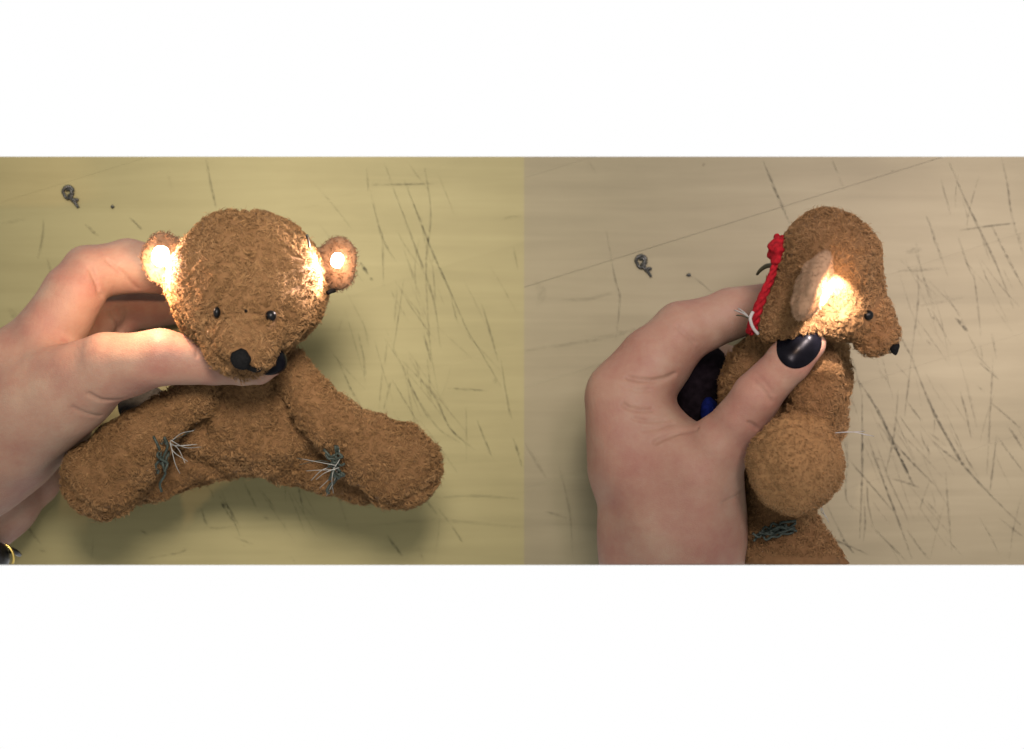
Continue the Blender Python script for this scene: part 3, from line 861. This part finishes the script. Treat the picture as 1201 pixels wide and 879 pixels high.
# stitch between the two feet, loose thread ends
stitch(bearB, P(962, 601, 70), [P(*e) for e in ((970, 612, 66), (966, 606, 70))],
       [(P(880, 628, 64), P(930, 614, 64)), (P(884, 632, 62), P(928, 619, 65)), (P(890, 622, 66), P(926, 612, 66)), (P(900, 628, 66), P(930, 617, 62)), (P(882, 626, 66), P(915, 622, 64)), (P(905, 618, 67), P(932, 618, 62)),
        (P(886, 627, 67), P(920, 617, 67)), (P(895, 630, 66), P(926, 622, 64))], 44, 1.0)
for e in ((1014, 506, 88), (1025, 512, 86), (1018, 511, 90)):
    tube('thread_end', [P(978, 508, 92), P(1000, 507, 93), P(*e)], 0.00022, M['white_thread'], bearB, r1=0.00015, m=5, sides=5)
fp = lump(ellipsoid(P(822, 452, -38), (R(40, 20), R(52, 20), 0.014)), 0.0008, 0.02, 73)  # pouch enlarged to fill the hand's hollow, standing in for its shade
part_mesh('pouch_and_shade_fill', fp, 0.0012, M['pouch_shade'], bearB)
fp = lump(ellipsoid(P(832, 484, -50), (R(10, 20), R(20, 20), 0.006)), 0.0006, 0.01, 74)
part_mesh('felt_patch', fp, 0.0010, M['blue'], bearB)

# ================================================================== hands
def hand_obj(name, f, loc, label, h=0.0007):
    t = thing(name, loc, label, 'hand', 'hands holding the bears')
    V, Q = surf(f, h)
    o = mesh_obj('skin', V, Q, M['skin'], t)
    return t, o

def nail(parent, fthumb, c, A, rx, ry, lift=0.0006):
    """polished nail: a thin shell over the thumb tip, rounded outline"""
    c = np.asarray(c)
    def f(p):
        q = (p - c) @ A.T
        e = (np.abs(q[:, 0] / rx) ** 2.1 + np.abs(q[:, 1] / ry) ** 2.1) ** (1 / 2.1)
        d = smax(fthumb(p) - lift, (e - 1) * min(rx, ry), 0.0005)
        return np.maximum(d, -q[:, 2] - 0.006)
    m = max(rx, ry) + 0.002
    f.bb = (c - m, c + m)
    V, Q = surf(f, 0.0004)
    return mesh_obj('nail', V, Q, M['polish'], parent)

# hand coming from the left, thumb under the chin of the bear facing up
aIndex = chain([(-40, 480, 48, 62), (50, 405, 48, 42), (88, 345, 44, 36), (104, 322, 40, 32), (150, 312, 34, 31), (212, 318, 30, 28), (262, 330, 28, 22)], 0.002)
aMid = chain([(30, 440, 30, 46), (96, 372, -30, 38), (132, 345, -16, 32), (178, 352, -13, 27), (230, 356, -11, 22)], 0.0015)
aRing = chain([(40, 470, 20, 44), (105, 402, -18, 30), (150, 365, -11, 24), (215, 360, -9, 19)], 0.0015)
aPalm = chain([(-50, 545, 34, 60), (10, 520, 32, 54), (60, 495, 30, 48)], 0.01)
aArm = chain([(-220, 640, 34, 98), (-100, 560, 38, 92), (-45, 520, 42, 84), (20, 480, 46, 64)], 0.012)
aHeel = chain([(-120, 625, -30, 70), (-10, 578, -26, 60), (36, 562, -18, 36)], 0.004)
handA_f = union([union([union([aThumb, aArm, aPalm], 0.010), aHeel], 0.004), aIndex], 0.007)
handA_f = union([handA_f, aMid], 0.0025)
handA_f = union([handA_f, aRing], 0.002)
handA_f = lump(handA_f, 0.00045, 0.03, 81)
tp = lambda f, L: [top(f, x, y) for x, y in L]
handA_f = grooves(handA_f, [
    (tp(handA_f, [(106, 316), (116, 345), (130, 370), (141, 388)]), 0.5, 1.2),
    (tp(handA_f, [(125, 306), (145, 322), (160, 338)]), 0.4, 1.0),
    (tp(handA_f, [(104, 462), (120, 470), (142, 469)]), 0.8, 1.0), (tp(handA_f, [(85, 478), (98, 484), (118, 488)]), 0.45, 1.0),
    (tp(handA_f, [(229, 390), (232, 405), (231, 418)]), 0.4, 0.8), (tp(handA_f, [(238, 395), (240, 410)]), 0.3, 0.8)], 0.0009, 0.0018)
handA_f = cut_bottom(handA_f)
handA, skinA = hand_obj('hand', handA_f, P(60, 470, 0), 'bare hand with long thumb laid under the muzzle of the front-facing bear')
nA = axes((0.35, -0.55, 0.76), (-0.15, -0.2, 0.2))
nail(handA, aThumb, top(aThumb, 318, 424) + np.array([0, 0, -0.001]), axes((0.05, 0.12, 1.0), (1, 0.35, 0)), 0.0052, 0.0074)

# hand coming from below, thumb on the neck of the profile bear
bIndex = chain([(752, 540, 55, 62), (736, 468, 55, 50), (768, 424, 54, 42), (800, 390, 52, 35.5), (855, 369, 50, 29), (915, 354, 48, 25)], 0.002)
bWeb = chain([(742, 500, 56, 50), (775, 535, 58, 44), (810, 560, 60, 46)], 0.01)
bWrist = union([chain([(770, 560, 55, 70), (773, 640, 52, 66), (778, 760, 50, 68)], 0.01), chain([(808, 600, 55, 62), (806, 650, 52, 61), (804, 760, 50, 64)], 0.01)], 0.012)
bMid = chain([(735, 490, 34, 44), (778, 432, -24, 33), (835, 428, -14, 28), (880, 440, -11, 24)], 0.0015)
bRing = chain([(742, 520, 22, 44), (785, 468, -14, 30), (840, 475, -11, 22), (890, 485, -10, 20)], 0.0015)
bPalm = chain([(760, 540, 35, 56), (780, 640, 35, 66)], 0.01)
handB_f = union([bWrist, bThumb, bWeb, bPalm], 0.010)
handB_f = union([handB_f, bIndex], 0.006)
handB_f = union([handB_f, bMid], 0.0025)
handB_f = union([handB_f, bRing], 0.0025)
handB_f = lump(handB_f, 0.00045, 0.03, 82)
handB_f = grooves(handB_f, [
    (tp(handB_f, [(736, 443), (750, 446), (765, 447), (780, 444), (791, 439)]), 1.0, 1.0),
    (tp(handB_f, [(731, 475), (738, 479), (750, 482), (764, 481)]), 0.9, 0.9),
    (tp(handB_f, [(768, 519), (785, 511), (800, 506), (817, 503)]), 1.0, 1.1),
    (tp(handB_f, [(737, 455), (748, 459), (762, 458)]), 0.3, 0.9), (tp(handB_f, [(744, 491), (760, 495), (780, 493)]), 0.35, 1.0),
    (tp(handB_f, [(752, 505), (770, 503), (790, 497)]), 0.3, 1.0),
    (tp(handB_f, [(794, 383), (800, 390), (808, 396), (814, 402)]), 0.45, 0.9),
    (tp(handB_f, [(848, 590), (860, 584), (872, 572)]), 0.35, 1.0), (tp(handB_f, [(878, 496), (883, 499), (888, 503)]), 0.8, 0.8),
    (tp(handB_f, [(884, 446), (893, 455), (899, 463), (904, 471)]), 0.22, 1.0),
    (tp(handB_f, [(889, 441), (898, 450), (908, 463)]), 0.16, 1.0)], 0.0008, 0.0022)
handB_f = cut_bottom(handB_f)
handB, skinB = hand_obj('hand', handB_f, P(780, 560, 0), 'bare hand with glossy black thumbnail pressing the neck of the profile bear')
nail(handB, bThumb, top(bThumb, 938, 406) + np.array([0, 0, -0.001]), axes((-0.05, -0.05, 1.0), (0.72, 0.68, 0)), 0.0082, 0.0098)

# ---------------------------------------------------------------- wristwatch in the corner
wt = thing('wristwatch', P(2, 652, 10), 'black wristwatch edge with thin gold ring beside the dark wrist', 'watch')
fw = cut_bottom(ellipsoid(P(-6, 654, 20), (R(17, 20), R(19, 20), 0.008)))
part_mesh('case', fw, 0.0008, M['watch'], wt)
tube('bezel', [P(-4 + 20 * math.cos(a), 655 + 19 * math.sin(a), 24) for a in np.linspace(-1.05, 0.34, 9)], 0.0006, M['gold'], wt, m=3)
tube('lug', [P(13, 646, 20), P(19, 648, 18), P(23, 651, 14)], 0.0016, M['watch'], wt, r1=0.0010)
